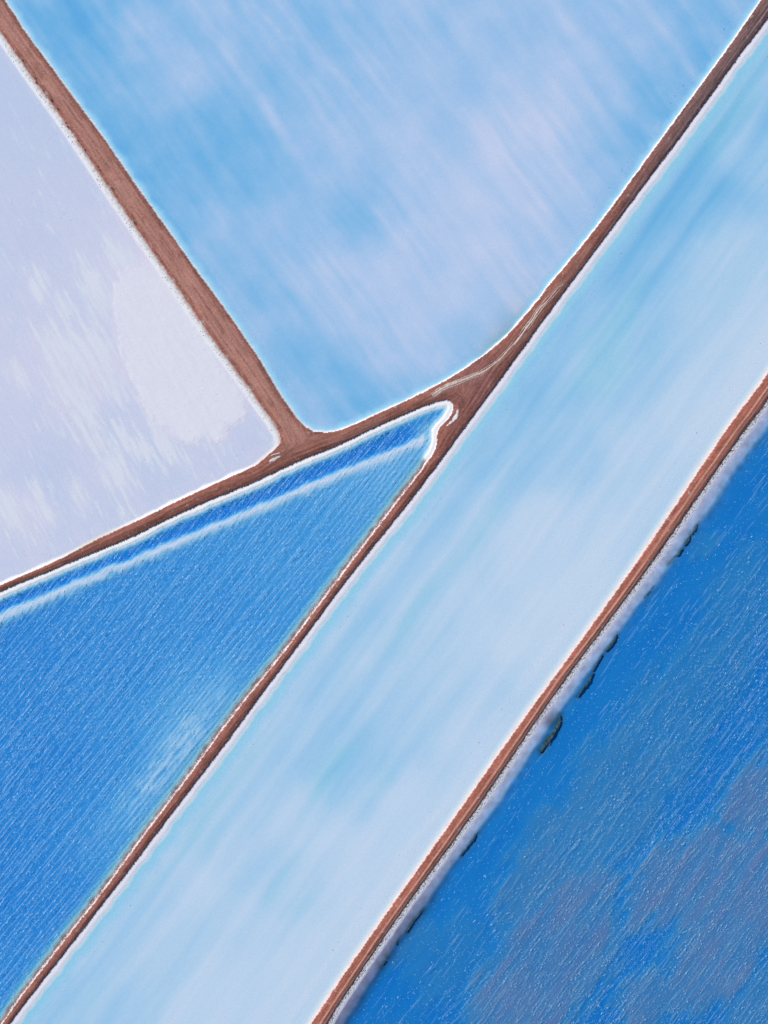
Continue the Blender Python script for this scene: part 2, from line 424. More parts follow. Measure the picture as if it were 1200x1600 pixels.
def shore(pond, k, d, px, py, u):
    """(z, colour, weight of the basin floor) on the bank outside the bare earth, k = dyke"""
    n = px.shape[0]
    white = np.repeat(np.array([[.94, .94, .95]]), n, 0)
    soil = SOIL[k][None, :]
    fine = noise(px / 2.6, py / 2.6, 71)[:, None]
    if pond == 'north':
        wdt = np.clip(1 + .75 * fbm(u / 26, u * 0, 72, 4), .4, 1.8)
        d = d / wdt
        z = lerp_pts(d, [(0, .10), (1.0, .05), (1.6, -.05), (4.0, -.27), (18, -.34)])
        b = sstep(3.5, 14, d)
        m = (.62 * np.exp(-d / 15) * np.exp(-((px - 783) / 40) ** 2) * sstep(2, 5, d))[:, None]
        c = white * (1 - m) + np.array([.36, .33, .25]) * m
    elif pond == 'strip' and k != 3:
        d = d / np.clip(1 + .35 * fbm(u / 34, u * 0, 172, 4), .6, 1.5)
        z = lerp_pts(d, [(0, .07), (6.0, .10), (9.0, .03), (11, -.05), (17, -.25), (34, -.27)])
        b = sstep(15, 40, d)
        g = sstep(5, 0, d + 1.5 * noise(u / 11, u * 0 + .3, 73))[:, None] * .4
        c = white * np.array([.90, .89, .95]) * (1 - g) + np.array([.56, .50, .55]) * g
        g = (sstep(10, 14, d) * sstep(32, 20, d))[:, None] * .6
        c = c * (1 - g) + np.array([.72, .90, .87]) * g
    elif pond == 'strip':
        z = lerp_pts(d, [(0, .12), (1.6, .02), (5, -.05), (12, -.12)])
        b = sstep(4, 15, d)
        jag = d + 2.2 * fbm(u / 14, u * 0, 74, 3)
        g = sstep(5, 0, jag)[:, None] * .55
        c = white * .93 * (1 - g) + np.array([.66, .47, .42]) * g
    elif pond == 'tri' and k != 2:
        dd = d / np.clip(1 + .35 * fbm(u / 30, u * 0, 175, 4), .6, 1.5) + 1.3 * fbm(u / 9, u * 0, 75, 3)
        z = lerp_pts(dd, [(0, .05), (5.2, .10), (7.0, .07), (8.2, -.05), (12, -.30), (22, -1.1)])
        b = sstep(10, 22, d)
        c = white
    elif pond == 'tri':
        dd = d + .9 * fbm(u / 16, u * 0, 76, 4)
        z = lerp_pts(dd, [(0, .16), (1.8, .07), (2.6, -.05), (8, -.28), (20, -.75)])
        b = sstep(8, 25, d)
        wl = np.clip(1.15 + 1.2 * noise(u / 13, u * 0 + 5, 77), 0, 1)
        near = sstep(712, 700, py)
        wl = np.maximum(wl, near)
        wdt = 1.9 * np.clip(.75 + 1.2 * fbm(u / 19, u * 0 + 2, 176, 3), .15, 1.6) + 4.5 * near
        g = (sstep(wdt - .8, wdt + .8, dd) * 1.0)[:, None]
        mudw = sstep(10, 3, d + 3.5 * fbm(px / 14, py / 14, 177, 2))[:, None]
        under = np.array([.36, .18, .145]) * mudw + np.array([.72, .74, .70]) * (1 - mudw)
        top = white * wl[:, None] + soil * (1 - wl[:, None])
        c = top * (1 - g) + under * g
        # loose flecks of salt in the shallows
        fl = (sstep(.55, .75, noise(px / 2.2, py / 2.2, 78)) * sstep(12, 4, d))[:, None] * .7
        c = c * (1 - fl) + white * fl
    elif pond == 'salt' and k == 0:
        dd = d + 1.6 * fbm(u / 18, u * 0, 79, 3)
        z = lerp_pts(dd, [(0, .2), (7, .07), (9, .09), (11, .03), (16, -.02)])
        b = sstep(9, 15, d)
        sp = np.clip(.30 + .9 * fbm(px / 4, py / 4, 80, 3) + .5 * sstep(6, 0, dd) - .25 * sstep(6, 9, dd), 0, 1) * sstep(11, 7, dd)
        gr = np.array([.50, .49, .47])[None, :]
        c = white * .93 * (1 - sp[:, None]) + gr * sp[:, None]
        s2 = (sstep(5, 0, dd + 3 * noise(u / 8, d / 5, 81)) * .55)[:, None]
        c = c * (1 - s2) + soil * s2
    elif pond == 'salt':
        d = d / np.clip(1 + .7 * fbm(u / 28, u * 0, 178, 4), .45, 1.7)
        z = lerp_pts(d, [(0, .12), (2.2, .04), (4, -.015), (10, -.04)])
        b = sstep(2.5, 7, d)
        c = white.copy()
        g = (np.exp(-((px - 150) / 55) ** 2) * sstep(24, 5, d) * .5)[:, None]
        c = c * (1 - g) + np.array([.42, .41, .34]) * g
        g = (np.exp(-((px - 412) / 26) ** 2) * sstep(10, 0, d) * .45)[:, None]
        c = c * (1 - g) + np.array([.5, .40, .36]) * g
    else:
        w = 1 + .30 * fbm(u / 70, u * 0, 82, 3)
        w = np.clip(w + .25 * sstep(1000, 800, py), .7, 1.7)
        dd = np.where(d > 12, 12 + (d - 12) / w, d)
        z = lerp_pts(dd, [(0, .24), (5.5, .10), (8, .04), (9.5, -.05), (22, -.26), (30, -.9)])
        z = z + .05 * noise(px / 3.0, py / 3.0, 83) * sstep(11, 8, d)
        b = sstep(24, 44, dd)
        sp = sstep(.0, .5, fbm(px / 3.2, py / 3.2, 84, 3) + .28 * sstep(7, 0, d) - .05)[:, None] * sstep(7.5, 5.5, d)[:, None]
        rim = white * np.array([.80, .80, .86])
        c = rim * (1 - sp) + np.array([.27, .22, .22]) * sp
        low = sstep(1250, 1480, py)[:, None]
        sh = np.array([.60, .54, .69]) * (1 - low) + np.array([.30, .25, .36]) * low
        blot = np.clip(.5 + .9 * fbm(px / 14, py / 14, 85, 3), 0, 1)[:, None]
        sh = sh * (.72 + .42 * blot)
        g = sstep(8.5, 11, d)[:, None]
        c = c * (1 - g) + sh * g
        pool = np.exp(-((px - 862) / 14) ** 2 - ((py - 1127) / 12) ** 2)[:, None] * .75
        c = c * (1 - pool) + np.array([.15, .10, .13]) * pool
        al = np.zeros(px.shape, f32)
        for ln, wd, _, _ in MATS:
            al = np.maximum(al, np.exp(-(seg_dist(px, py, ln)[0] / (max(wd) * 1.1 + 1.2)) ** 2))
        al = (.8 * al * np.clip(.75 + .8 * fbm(px / 7, py / 7, 66, 3), 0, 1))[:, None]
        c = c * (1 - al) + np.array([.10, .085, .07]) * al
    return z, c * (1 + .03 * fine), b


GRAVEL = [(675, 619), (688, 609), (703, 602), (727, 593), (753, 583), (771, 571), (786, 557), (799, 542), (809, 528)]
GRAVEL2 = [(803, 540), (812, 527), (821, 515), (832, 500), (843, 483), (860, 464), (879, 445)]


def earth(k, e, px, py, u, v, cdm):
    """height above the bank and colour on the bare earth; e = distance inside the edge"""
    n = px.shape[0]
    w = np.exp(-(cdm - cdm.min(0)) / 10.0) ** 1.0
    w[3] *= (k == 3)
    w /= w.sum(0)
    base = sum(w[i][:, None] * SOIL[i][None, :] for i in range(4))
    t = sstep(420, 120, py) * (k == 2)
    base = base * (1 - t[:, None]) + np.array([.185, .108, .105]) * t[:, None]
    jn = np.exp(-((px - 745) / 60) ** 2 - ((py - 595) / 55) ** 2) * .7
    base = base * (1 - jn[:, None]) + np.array([.29, .127, .115]) * jn[:, None]
    s1 = fbm(u / 60 + .4 * noise(px / 20, py / 20, 111), v / 3.2, 101, 3, .6)
    s2 = fbm(u / 18, v / 1.9, 102, 3, .6)
    s3 = fbm(px / 26, py / 26, 103, 3)
    s4 = fbm(px / 4.5, py / 4.5, 110, 3, .7)
    g = 1 + .56 * s1 + .34 * s2 + .22 * s3 + .34 * s4
    vv = v + 1.3 * noise(u / 90, u * 0, 104)
    vv = np.where(k == 3, vv + 2.6, vv)
    hw = np.where(k == 3, 2.9, 4.2)
    tr = np.exp(-((np.abs(vv) - hw) / np.where(k == 3, 1.1, 1.5)) ** 2)
    trk = np.select([k == 0, k == 1, k == 2, k == 3], [.10, .10, .06, .12])
    g = g + trk * tr * np.clip(.8 + .8 * s1, 0, 1.5)
    bank = sstep(8, 3, e)
    dusty = w[0] * np.clip(.5 * sstep(3, 9, e) * (.6 + .9 * s1), 0, .6)
    col = base * g[:, None]
    col = col * (1 - dusty[:, None]) + np.array([.56, .345, .285]) * dusty[:, None]
    tp = (k == 3) * tr * np.clip(.8 + .6 * s1, 0, .95)
    col = col * (1 - tp[:, None]) + np.array([.60, .345, .27]) * tp[:, None]
    # redder, moister bank under the crest
    red = bank * .55 * np.where(k == 0, np.where(v > 0, 1.0, .35), .5)
    rc = np.array([.27, .092, .07])
    col = col * (1 - red[:, None]) + rc * (g * red)[:, None]
    # salt efflorescence on the left bank of the first dyke
    eff = (k == 0) * (v > 0) * sstep(7, 3, e) * sstep(.12, .5, fbm(u / 16, v / 1.8, 105, 3)) * .7
    col = col * (1 - eff[:, None]) + np.array([.58, .5, .46]) * eff[:, None]
    # pale scraped line along the upper part of the long dyke
    pl = (k == 2) * sstep(470, 300, py) * np.exp(-((v + 4.0 - 2 * noise(u / 120, u * 0, 106)) / 1.1) ** 2) * np.clip(.45 + .8 * s1, 0, .8)
    col = col * (1 - pl[:, None]) + np.array([.42, .33, .33]) * pl[:, None]
    z = lerp_pts(e, [(0, 0), (1.2, .26), (7, .56), (13, .66), (30, .72)])
    z = z + .05 * s1 + .05 * s2 - .05 * tr * (e > 8) + .02 * s3
    # damp hollows and salt bloom scattered over the earth
    dm = sstep(.28, .55, fbm(px / 11, py / 11, 112, 3)) * .38
    col = col * (1 - dm[:, None]) + col * np.array([.60, .52, .50]) * dm[:, None]
    bl = sstep(.34, .6, fbm(px / 8 + 50, py / 8, 113, 3)) * sstep(14, 4, e) * .45
    col = col * (1 - bl[:, None]) + np.array([.62, .54, .52]) * bl[:, None]
    # turning ruts round the head of the triangular pond
    td = seg_dist(px, py, [(690, 618), (704, 620), (716, 627), (720, 640), (717, 652), (708, 664), (696, 684), (688, 702)])[0]
    rut = np.exp(-((td) / 1.2) ** 2) * np.clip(.6 + noise(u / 9, v / 9, 107), 0, 1)
    z -= .10 * rut
    td2 = seg_dist(px, py, [(712, 616), (722, 622), (727, 636), (723, 652), (712, 672), (694, 700), (672, 732)])[0]
    rut2 = np.exp(-((td2) / 1.0) ** 2)
    z -= .06 * rut2
    col = col * (1 - .30 * np.clip(rut + .6 * rut2, 0, 1))[:, None]
    td3 = seg_dist(px, py, [(434, 640), (455, 668), (478, 684), (520, 688), (556, 676), (600, 655)])[0]
    td4 = seg_dist(px, py, [(672, 622), (704, 606), (745, 590), (778, 566), (812, 532), (850, 480), (885, 436), (920, 388)])[0]
    pt = (np.exp(-(td3 / 5) ** 2) * .42 + np.exp(-(td4 / 6) ** 2) * .4) * np.clip(.6 + s1, 0, 1.3)
    col = col * (1 - pt[:, None]) + np.array([.46, .27, .22]) * pt[:, None]
    dk = np.exp(-((px - 440) / 24) ** 2 - ((py - 703) / 14) ** 2) * .5 * np.clip(.6 + fbm(px / 9, py / 9, 108, 3), 0, 1.2)
    col = col * (1 - dk[:, None]) + np.array([.11, .066, .055]) * dk[:, None]
    # white second rim at the head of the pond
    wr, wa, _ = seg_dist(px, py, [(715, 641), (713, 649), (708, 657), (698, 665)])
    w = sstep(3.2, 1.8, wr + 1.6 * np.abs(wa - 13) / 13 + 1.0 * noise(px / 4, py / 4, 109))
    col = col * (1 - w[:, None]) + np.array([.84, .84, .87]) * w[:, None]
    return z, col


def field(px, py):
    """the whole land surface: z, colour, signed distance into the bare earth, dyke, pond, centreline coordinates"""
    px, py = px.astype(f32), py.astype(f32)
    jx = px + .9 * fbm(px / 16, py / 16, 1, 3) + .35 * noise(px / 3.5, py / 3.5, 2)
    jy = py + .9 * fbm(px / 16, py / 16, 11, 3) + .35 * noise(px / 3.5, py / 3.5, 12)
    n = px.shape[0]
    pond = np.full(n, -1)
    for i, nm in enumerate(PN):
        pond[inside(jx, jy, PONDS[nm][1])] = i
    bd = np.stack([np.minimum.reduce([seg_dist(jx, jy, l)[0] for l in PONDS[nm][0]]) for nm in PN])
    near_p = bd.argmin(0)
    d_own = np.where(pond >= 0, bd[np.clip(pond, 0, 4), np.arange(n)], 0)
    e = np.where(pond < 0, bd.min(0), -d_own)
    cs = [seg_dist(px, py, c) for c in CL]
    cd = np.stack([c[0] for c in cs])
    k = cd.argmin(0)
    u = np.stack([c[1] for c in cs])[k, np.arange(n)] + 5000 * k
    v = (cd * np.stack([c[2] for c in cs]))[k, np.arange(n)]
    z = np.zeros(n)
    col = np.zeros((n, 3))
    for i, nm in enumerate(PN):
        m = np.where(pond == i)[0]
        if len(m) == 0:
            continue
        x, y, d = px[m], py[m], d_own[m]
        zb, cb = bed(nm, x, y)
        cb = cb * .92
        zs, c_, b_, wt = 0, 0, 0, 1e-9
        w_all = np.exp(-(cd[:, m] - cd[:, m].min(0)) / 7.0)
        sides = {'north': (0, 1, 2), 'salt': (0, 1), 'tri': (1, 2), 'strip': (2, 3), 'right': (3,)}[nm]
        if nm == 'tri':
            dc = seg_dist(x, y, [far(C_left[0], (-82, 118))] + C_low)[0]
            db = seg_dist(x, y, C_tip + B_bottom + [far(B_bottom[-1], (-100, 44))])[0]
            mn = np.minimum(dc, db)
            w_all[1], w_all[2] = np.exp(-(db - mn) / 3.0), np.exp(-(dc - mn) / 3.0)
        for kk in sides:
            w = w_all[kk] + 1e-6
            uu = cs[kk][1][m] + 5000 * kk
            a, c, b = shore(nm, kk, d, x, y, uu)
            zs, c_, b_, wt = zs + w * a, c_ + w[:, None] * c, b_ + w * b, wt + w
        zs, c_, b_ = zs / wt, c_ / wt[:, None], b_ / wt
        z[m] = zs * (1 - b_) + zb * b_
        col[m] = c_ * (1 - b_)[:, None] + cb * b_[:, None]
    m = np.where(pond < 0)[0]
    if len(m):
        base_z = np.array([.12, .2, .13, .15, .28])[near_p[m]]
        ze, ce = earth(k[m], e[m], px[m], py[m], u[m], v[m], cd[:, m])
        z[m] = base_z + ze
        col[m] = ce * .94
    return z, np.clip(col, .01, .95), e, k, np.where(pond < 0, near_p, pond), u, v


# ------------------------------------------------------------------ materials
def new_mat(name):
    m = bpy.data.materials.new(name)
    m.use_nodes = True
    return m, m.node_tree.nodes, m.node_tree.links


def land_material(name, rough, grain, grain_scale, bump, spec=.2):
    m, N, L = new_mat(name)
    bs = N["Principled BSDF"]
    at = N.new("ShaderNodeAttribute"); at.attribute_name = "soil"
    geo = N.new("ShaderNodeNewGeometry")
    n1 = N.new("ShaderNodeTexNoise"); n1.inputs["Scale"].default_value = grain_scale; n1.inputs["Detail"].default_value = 3
    L.new(geo.outputs["Position"], n1.inputs["Vector"])
    mp = N.new("ShaderNodeMapRange")
    mp.inputs[1].default_value, mp.inputs[2].default_value = .3, .7
    mp.inputs[3].default_value, mp.inputs[4].default_value = 1 - grain, 1 + grain
    L.new(n1.outputs["Fac"], mp.inputs[0])
    mx = N.new("ShaderNodeVectorMath"); mx.operation = 'SCALE'
    L.new(at.outputs["Color"], mx.inputs[0]); L.new(mp.outputs[0], mx.inputs["Scale"])
    L.new(mx.outputs[0], bs.inputs["Base Color"])
    bs.inputs["Roughness"].default_value = rough
    bs.inputs["Specular IOR Level"].default_value = spec
    bp = N.new("ShaderNodeBump"); bp.inputs["Strength"].default_value = bump; bp.inputs["Distance"].default_value = .12
    L.new(n1.outputs["Fac"], bp.inputs["Height"]); L.new(bp.outputs[0], bs.inputs["Normal"])
    return m


M_EARTH = land_material("compacted_red_earth", .95, .16, 2.6, .35)
M_SALT = land_material("salt_crust", .8, .035, 2.2, .25)
M_BED = land_material("salt_basin_floor", .9, .02, 1.6, .1, .05)

SIGMA = (1.30, .42, .09)


def water_material(name, ang, seed):
    """clear brine that absorbs red, under a rippled surface"""
    m, N, L = new_mat(name)
    N.remove(N["Principled BSDF"])
    out = N["Material Output"]
    geo = N.new("ShaderNodeNewGeometry")
    rot = N.new("ShaderNodeMapping"); rot.inputs["Rotation"].default_value = (0, 0, math.radians(-ang))
    rot.inputs["Location"].default_value = (seed * 13.7, seed * 5.1, seed)
    L.new(geo.outputs["Position"], rot.inputs["Vector"])          # x along the wind lines, y across

    sc_ = N.new("ShaderNodeMapping"); sc_.inputs["Scale"].default_value = (.6, 1.8, 1)
    L.new(rot.outputs[0], sc_.inputs["Vector"])
    tx = N.new("ShaderNodeTexNoise"); tx.inputs["Scale"].default_value = 1.3; tx.inputs["Detail"].default_value = 2
    L.new(sc_.outputs[0], tx.inputs["Vector"])
    transp = N.new("ShaderNodeBsdfTransparent")
    gloss = N.new("ShaderNodeBsdfGlossy"); gloss.inputs["Roughness"].default_value = .06
    fr = N.new("ShaderNodeFresnel"); fr.inputs["IOR"].default_value = 1.34
    bmp = N.new("ShaderNodeBump"); bmp.inputs["Strength"].default_value = .25; bmp.inputs["Distance"].default_value = .08
    L.new(tx.outputs["Fac"], bmp.inputs["Height"])
    L.new(bmp.outputs[0], gloss.inputs["Normal"])
    mix = N.new("ShaderNodeMixShader")
    # light leaving the water passes straight out (the brine is not refractive here, so nothing is totally reflected inside)
    front = N.new("ShaderNodeMath"); front.operation = 'SUBTRACT'; front.inputs[0].default_value = 1.0
    L.new(geo.outputs["Backfacing"], front.inputs[1])
    fm = N.new("ShaderNodeMath"); fm.operation = 'MULTIPLY'
    L.new(fr.outputs[0], fm.inputs[0]); L.new(front.outputs[0], fm.inputs[1])
    L.new(fm.outputs[0], mix.inputs[0]); L.new(transp.outputs[0], mix.inputs[1]); L.new(gloss.outputs[0], mix.inputs[2])
    last = mix.outputs[0]
    L.new(last, out.inputs["Surface"])
    va = N.new("ShaderNodeVolumeAbsorption")
    top = max(SIGMA)
    # absorption = density * (1 - colour)
    va.inputs["Density"].default_value = top / .98
    va.inputs["Color"].default_value = tuple(1 - s / (top / .98) for s in SIGMA) + (1,)
    L.new(va.outputs[0], out.inputs["Volume"])
    return m


# ------------------------------------------------------------------ mesh building
def grid_mesh(name, V, N, C, quads, mat, parent=None):
    used, inv = np.unique(quads.ravel(), return_inverse=True)
    me = bpy.data.meshes.new(name)
    nv, nq = len(used), len(quads)
    me.vertices.add(nv); me.loops.add(nq * 4); me.polygons.add(nq)
    me.vertices.foreach_set("co", V[used].astype(f32).ravel())
    me.loops.foreach_set("vertex_index", inv.astype(np.int32).ravel())
    me.polygons.foreach_set("loop_start", np.arange(0, nq * 4, 4, dtype=np.int32))
    me.update(calc_edges=True)
    me.polygons.foreach_set("use_smooth", np.ones(nq, bool))
    a = me.attributes.new("soil", 'FLOAT_COLOR', 'POINT')
    rgba = np.ones((nv, 4), f32); rgba[:, :3] = C[used]
    a.data.foreach_set("color", rgba.ravel())
    me.normals_split_custom_set_from_vertices(N[used].astype(f32))
    me.materials.append(mat)
    o = bpy.data.objects.new(name, me)
    LINK(o)
    o.parent = parent
    return o


def describe(o, label, cat=None, group=None, kind=None):
    o["label"] = label
    if cat: o["category"] = cat
    if group: o["group"] = group
    if kind: o["kind"] = kind
    return o


def empty(name, loc):
    o = bpy.data.objects.new(name, None)
    LINK(o)
    o.location = loc
    return o


MARG = 280
X0, X1, Y0, Y1 = -MARG, 1200 + MARG, -MARG, 1600 + MARG


def grid(step):
    xs = np.arange(X0, X1 + step, step, dtype=f32)
    ys = np.arange(Y0, Y1 + step, step, dtype=f32)
    return np.meshgrid(xs, ys)


def near_field(gx, gy, reach):
    """mask of grid points that lie on the bare earth or within reach of it"""
    st = 10.0
    cx, cy = np.meshgrid(np.arange(X0 - 20, X1 + 40, st, dtype=f32), np.arange(Y0 - 20, Y1 + 40, st, dtype=f32))
    px, py = cx.ravel(), cy.ravel()
    pond = np.zeros(px.shape, bool)
    for nm in PN:
        pond |= inside(px, py, PONDS[nm][1])
    bd = np.minimum.reduce([seg_dist(px, py, l)[0] for nm in PN for l in PONDS[nm][0]])
    e = np.where(pond, -bd, bd).reshape(cx.shape)
    ix = np.clip(((gx - (X0 - 20)) / st), 0, cx.shape[1] - 2)
    iy = np.clip(((gy - (Y0 - 20)) / st), 0, cx.shape[0] - 2)
    i0, j0 = ix.astype(int), iy.astype(int)
    fx, fy = ix - i0, iy - j0
    return (e[j0, i0] * (1 - fx) + e[j0, i0 + 1] * fx) * (1 - fy) + (e[j0 + 1, i0] * (1 - fx) + e[j0 + 1, i0 + 1] * fx) * fy


def build_vertices(gx, gy, mask):
    shp = gx.shape
    idx = np.where(mask.ravel())[0]
    px, py = gx.ravel()[idx], gy.ravel()[idx]
    z, c, e, k, p, u, v = field(px, py)
    full = lambda a, fill: (lambda t: (t.__setitem__(idx, a), t)[1])(np.full((shp[0] * shp[1],) + a.shape[1:], fill, a.dtype))
    Z = full(z, np.nan)
    zz = Z.reshape(shp)
    step = (gx[0, 1] - gx[0, 0]) * S

    def diff(a, ax):
        f = np.roll(a, -1, ax) - a
        b = a - np.roll(a, 1, ax)
        return np.nan_to_num(np.where(np.isnan(f), b, np.where(np.isnan(b), f, (f + b) / 2))) / step
    soft = np.where(np.nan_to_num(zz) < -.03, .3, 1.0)        # light scattered in the brine evens out the relief below it
    nx, ny = -diff(zz, 1) * soft, diff(zz, 0) * soft
    Nn = np.stack([nx, ny, np.ones(shp)], -1).reshape(-1, 3)
    Nn /= np.linalg.norm(Nn, axis=1)[:, None]
    V = np.stack([(gx.ravel() - 600) * S, (800 - gy.ravel()) * S, np.nan_to_num(Z)], -1)
    return V, Nn, full(c, 0), full(e, -1e6), full(k, -1), full(p, -1)


def quads_of(shp, mask):
    m = mask.reshape(shp)
    ok = m[:-1, :-1] & m[1:, :-1] & m[1:, 1:] & m[:-1, 1:]
    j, i = np.where(ok)
    w = shp[1]
    a = j * w + i
    return np.stack([a + w, a + w + 1, a + 1, a], -1)


# ---- the four dykes, one fine sheet split into their parts
gx, gy = grid(1.5)
reach = 30.0
e0 = near_field(gx, gy, reach)
V, Nn, C, E, K, P = build_vertices(gx, gy, e0 > -(reach + 14))
REACH = np.array([22., 22., 30., 36., 36.])
Q = quads_of(gx.shape, (e0 > -(reach + 14)))
qe, qk, qp = E[Q[:, 0]], K[Q[:, 0]], P[Q[:, 0]]
keep = qe > -REACH[np.clip(qp, 0, 4)]
Q, qe, qk, qp = Q[keep], qe[keep], qk[keep], qp[keep]
DY = [
    ("earth_dyke", "red-brown earth dyke running from the upper left corner down to the T junction", W(230, 345)),
    ("earth_dyke", "narrow red-brown dyke between the white salt flat and the deep blue triangular pond", W(250, 805)),
    ("earth_dyke", "longest red-brown dyke, running corner to corner along the pale blue strip, forked in the middle", W(640, 776)),
    ("earth_dyke", "orange-brown dyke with two wheel tracks, beside the darkest blue pond", W(870, 1065)),
]
dykes = []
for i, (nm, lab, loc) in enumerate(DY):
    r = empty(nm, loc)
    describe(r, lab, "dyke", "earth dykes between the salt ponds")
    dykes.append(r)
    for part, mat, sel in (
            ("crest_track", M_EARTH, qe >= 7),
            ("earth_bank", M_EARTH, (qe >= 0) & (qe < 7)),
            ("salt_margin", M_SALT, qe < 0)):
        q = Q[(qk == i) & sel]
        if len(q):
            V2 = V - np.array(loc)
            grid_mesh(part, V2, Nn, C, q, mat, r)

# ---- basin floors
FLOOR = {
    'north': ("pond_bed", 4.0, "pale salt floor under the broad streaky light blue pond"),
    'salt': ("salt_flat", 2.0, "white and lavender salt crust between the two dykes at the left"),
    'tri': ("pond_bed", 2.5, "salt floor with a pale ridge under the bright blue triangular pond"),
    'strip': ("pond_bed", 4.0, "milky salt floor under the long pale blue strip"),
    'right': ("pond_bed", 4.0, "salt floor with lavender silt banks under the dark blue pond"),
}
for i, nm in enumerate(PN):
    name, st, lab = FLOOR[nm]
    gx, gy = grid(st)
    e0 = near_field(gx, gy, 0)
    far_m = (e0 < -(REACH[i] - 14)) & inside(gx.ravel(), gy.ravel(), PONDS[nm][1]).reshape(gx.shape)
    V, Nn, C, E, K, P = build_vertices(gx, gy, far_m)
    V[:, 2] -= .006
    ok = far_m.ravel() & (E < -(REACH[i] - 5))
    o = grid_mesh(name, V, Nn, C, quads_of(gx.shape, ok), M_BED)
    describe(o, lab, kind="structure")

# ---- brine in each basin: a closed body of water whose edges run under the banks
WATER = {
    'north': ("pond_water", "broad light blue pond with white wind streaks, filling the top of the picture",
              water_material("clear_brine_north", -57, 1)),
    'salt': ("pond_water", "thin film of water on the white salt flat at the left",
             water_material("clear_brine_salt", -60, 2)),
    'tri': ("pond_water", "bright blue triangular pond covered in fine parallel white foam lines",
            water_material("clear_brine_triangle", 51, 3)),
    'strip': ("pond_water", "long pale milky blue strip of water between two diagonal dykes",
              water_material("clear_brine_strip", 54, 4)),
    'right': ("pond_water", "darkest blue pond with lavender patches in the lower right corner",
              water_material("clear_brine_choppy", 54, 5)),
}


def offset_line(line, dist):
    out = []
    n = len(line)
    for i, p in enumerate(line):
        a, b = line[max(i - 1, 0)], line[min(i + 1, n - 1)]
        dx, dy = b[0] - a[0], b[1] - a[1]
        L = math.hypot(dx, dy)
        out.append((p[0] + dy / L * dist, p[1] - dx / L * dist))
    return out


def clip_poly(poly, x0, x1, y0, y1):
    def cut(pts, f, g):
        o = []
        for i, p in enumerate(pts):
            q = pts[(i + 1) % len(pts)]
            if f(p): o.append(p)
            if f(p) != f(q): o.append(g(p, q))
        return o
    ix = lambda X: (lambda p, q: (X, p[1] + (q[1] - p[1]) * (X - p[0]) / (q[0] - p[0])))
    iy = lambda Y: (lambda p, q: (p[0] + (q[0] - p[0]) * (Y - p[1]) / (q[1] - p[1]), Y))
    poly = cut(poly, lambda p: p[0] > x0, ix(x0)); poly = cut(poly, lambda p: p[0] < x1, ix(x1))
    poly = cut(poly, lambda p: p[1] > y0, iy(y0)); poly = cut(poly, lambda p: p[1] < y1, iy(y1))
    return poly


import bmesh
WPOLY = {
    'north': offset_line(b_pond1, -7.),
    'salt': offset_line(b_salt, -6.) + [(-2500, -900)],
    'tri': offset_line(b_tri, -6.) + [(-2500, 2500)],
    'strip': offset_line(b_strip_c, -6.) + offset_line(b_strip_d, 6.)[::-1],
    'right': offset_line(b_right, -6.) + [(0, 4000), (4000, 4000), (4000, -900)],
}
# make sure each offset goes outwards (the widened polygon contains the original boundary)
for nm, (ls, poly) in PONDS.items():
    t = np.array(ls[0][3:-3:5], f32)
    if inside(t[:, 0], t[:, 1], WPOLY[nm]).mean() < .5:
        flip = {'north': offset_line(b_pond1, 7.), 'salt': offset_line(b_salt, 6.) + [(-2500, -900)],
                'tri': offset_line(b_tri, 6.) + [(-2500, 2500)],
                'strip': offset_line(b_strip_c, 6.) + offset_line(b_strip_d, -6.)[::-1],
                'right': offset_line(b_right, 6.) + [(0, 4000), (4000, 4000), (4000, -900)]}
        WPOLY[nm] = flip[nm]
for nm in PN:
    name, lab, mat = WATER[nm]
    poly = clip_poly(WPOLY[nm], X0 + 2, X1 - 2, Y0 + 2, Y1 - 2)
    bm = bmesh.new()
    top = [bm.verts.new(W(x, y, 0.0)) for x, y in poly]
    bot = [bm.verts.new(W(x, y, -3.5)) for x, y in poly]
    bm.faces.new(top); bm.faces.new(bot[::-1])
    for i in range(len(poly)):
        j = (i + 1) % len(poly)
        bm.faces.new([top[j], top[i], bot[i], bot[j]])
    bmesh.ops.triangulate(bm, faces=[f for f in bm.faces if len(f.verts) > 4])
    bmesh.ops.recalc_face_normals(bm, faces=bm.faces)
    me = bpy.data.meshes.new(name)
    bm.to_mesh(me); bm.free()
    me.materials.append(mat)
    o = bpy.data.objects.new(name, me); LINK(o)
    describe(o, lab, kind="structure")

# ---- the flats beyond the built ponds, out to the horizon
bm = bmesh.new()
ix0, ix1, iy0, iy1 = (X0 + 3), (X1 - 3), (Y0 + 3), (Y1 - 3)
R = 60000
inner = [W(ix0, iy0, .03), W(ix1, iy0, .03), W(ix1, iy1, .03), W(ix0, iy1, .03)]
outer = [W(-R, -R, .03), W(R, -R, .03), W(R, R, .03), W(-R, R, .03)]
iv = [bm.verts.new(p) for p in inner]; ov = [bm.verts.new(p) for p in outer]
for i in range(4):
    j = (i + 1) % 4
    bm.faces.new([ov[i], iv[i], iv[j], ov[j]])
bmesh.ops.recalc_face_normals(bm, faces=bm.faces)
me = bpy.data.meshes.new("ground"); bm.to_mesh(me); bm.free()
gm, N, L = new_mat("distant_salt_ground")
tn = N.new("ShaderNodeTexNoise"); tn.inputs["Scale"].default_value = .02; tn.inputs["Detail"].default_value = 6
g_ = N.new("ShaderNodeNewGeometry"); L.new(g_.outputs["Position"], tn.inputs["Vector"])
cr = N.new("ShaderNodeValToRGB")
cr.color_ramp.elements[0].color = (.45, .38, .36, 1); cr.color_ramp.elements[0].position = .35
cr.color_ramp.elements[1].color = (.78, .78, .83, 1); cr.color_ramp.elements[1].position = .6
L.new(tn.outputs["Fac"], cr.inputs[0]); L.new(cr.outputs[0], N["Principled BSDF"].inputs["Base Color"])
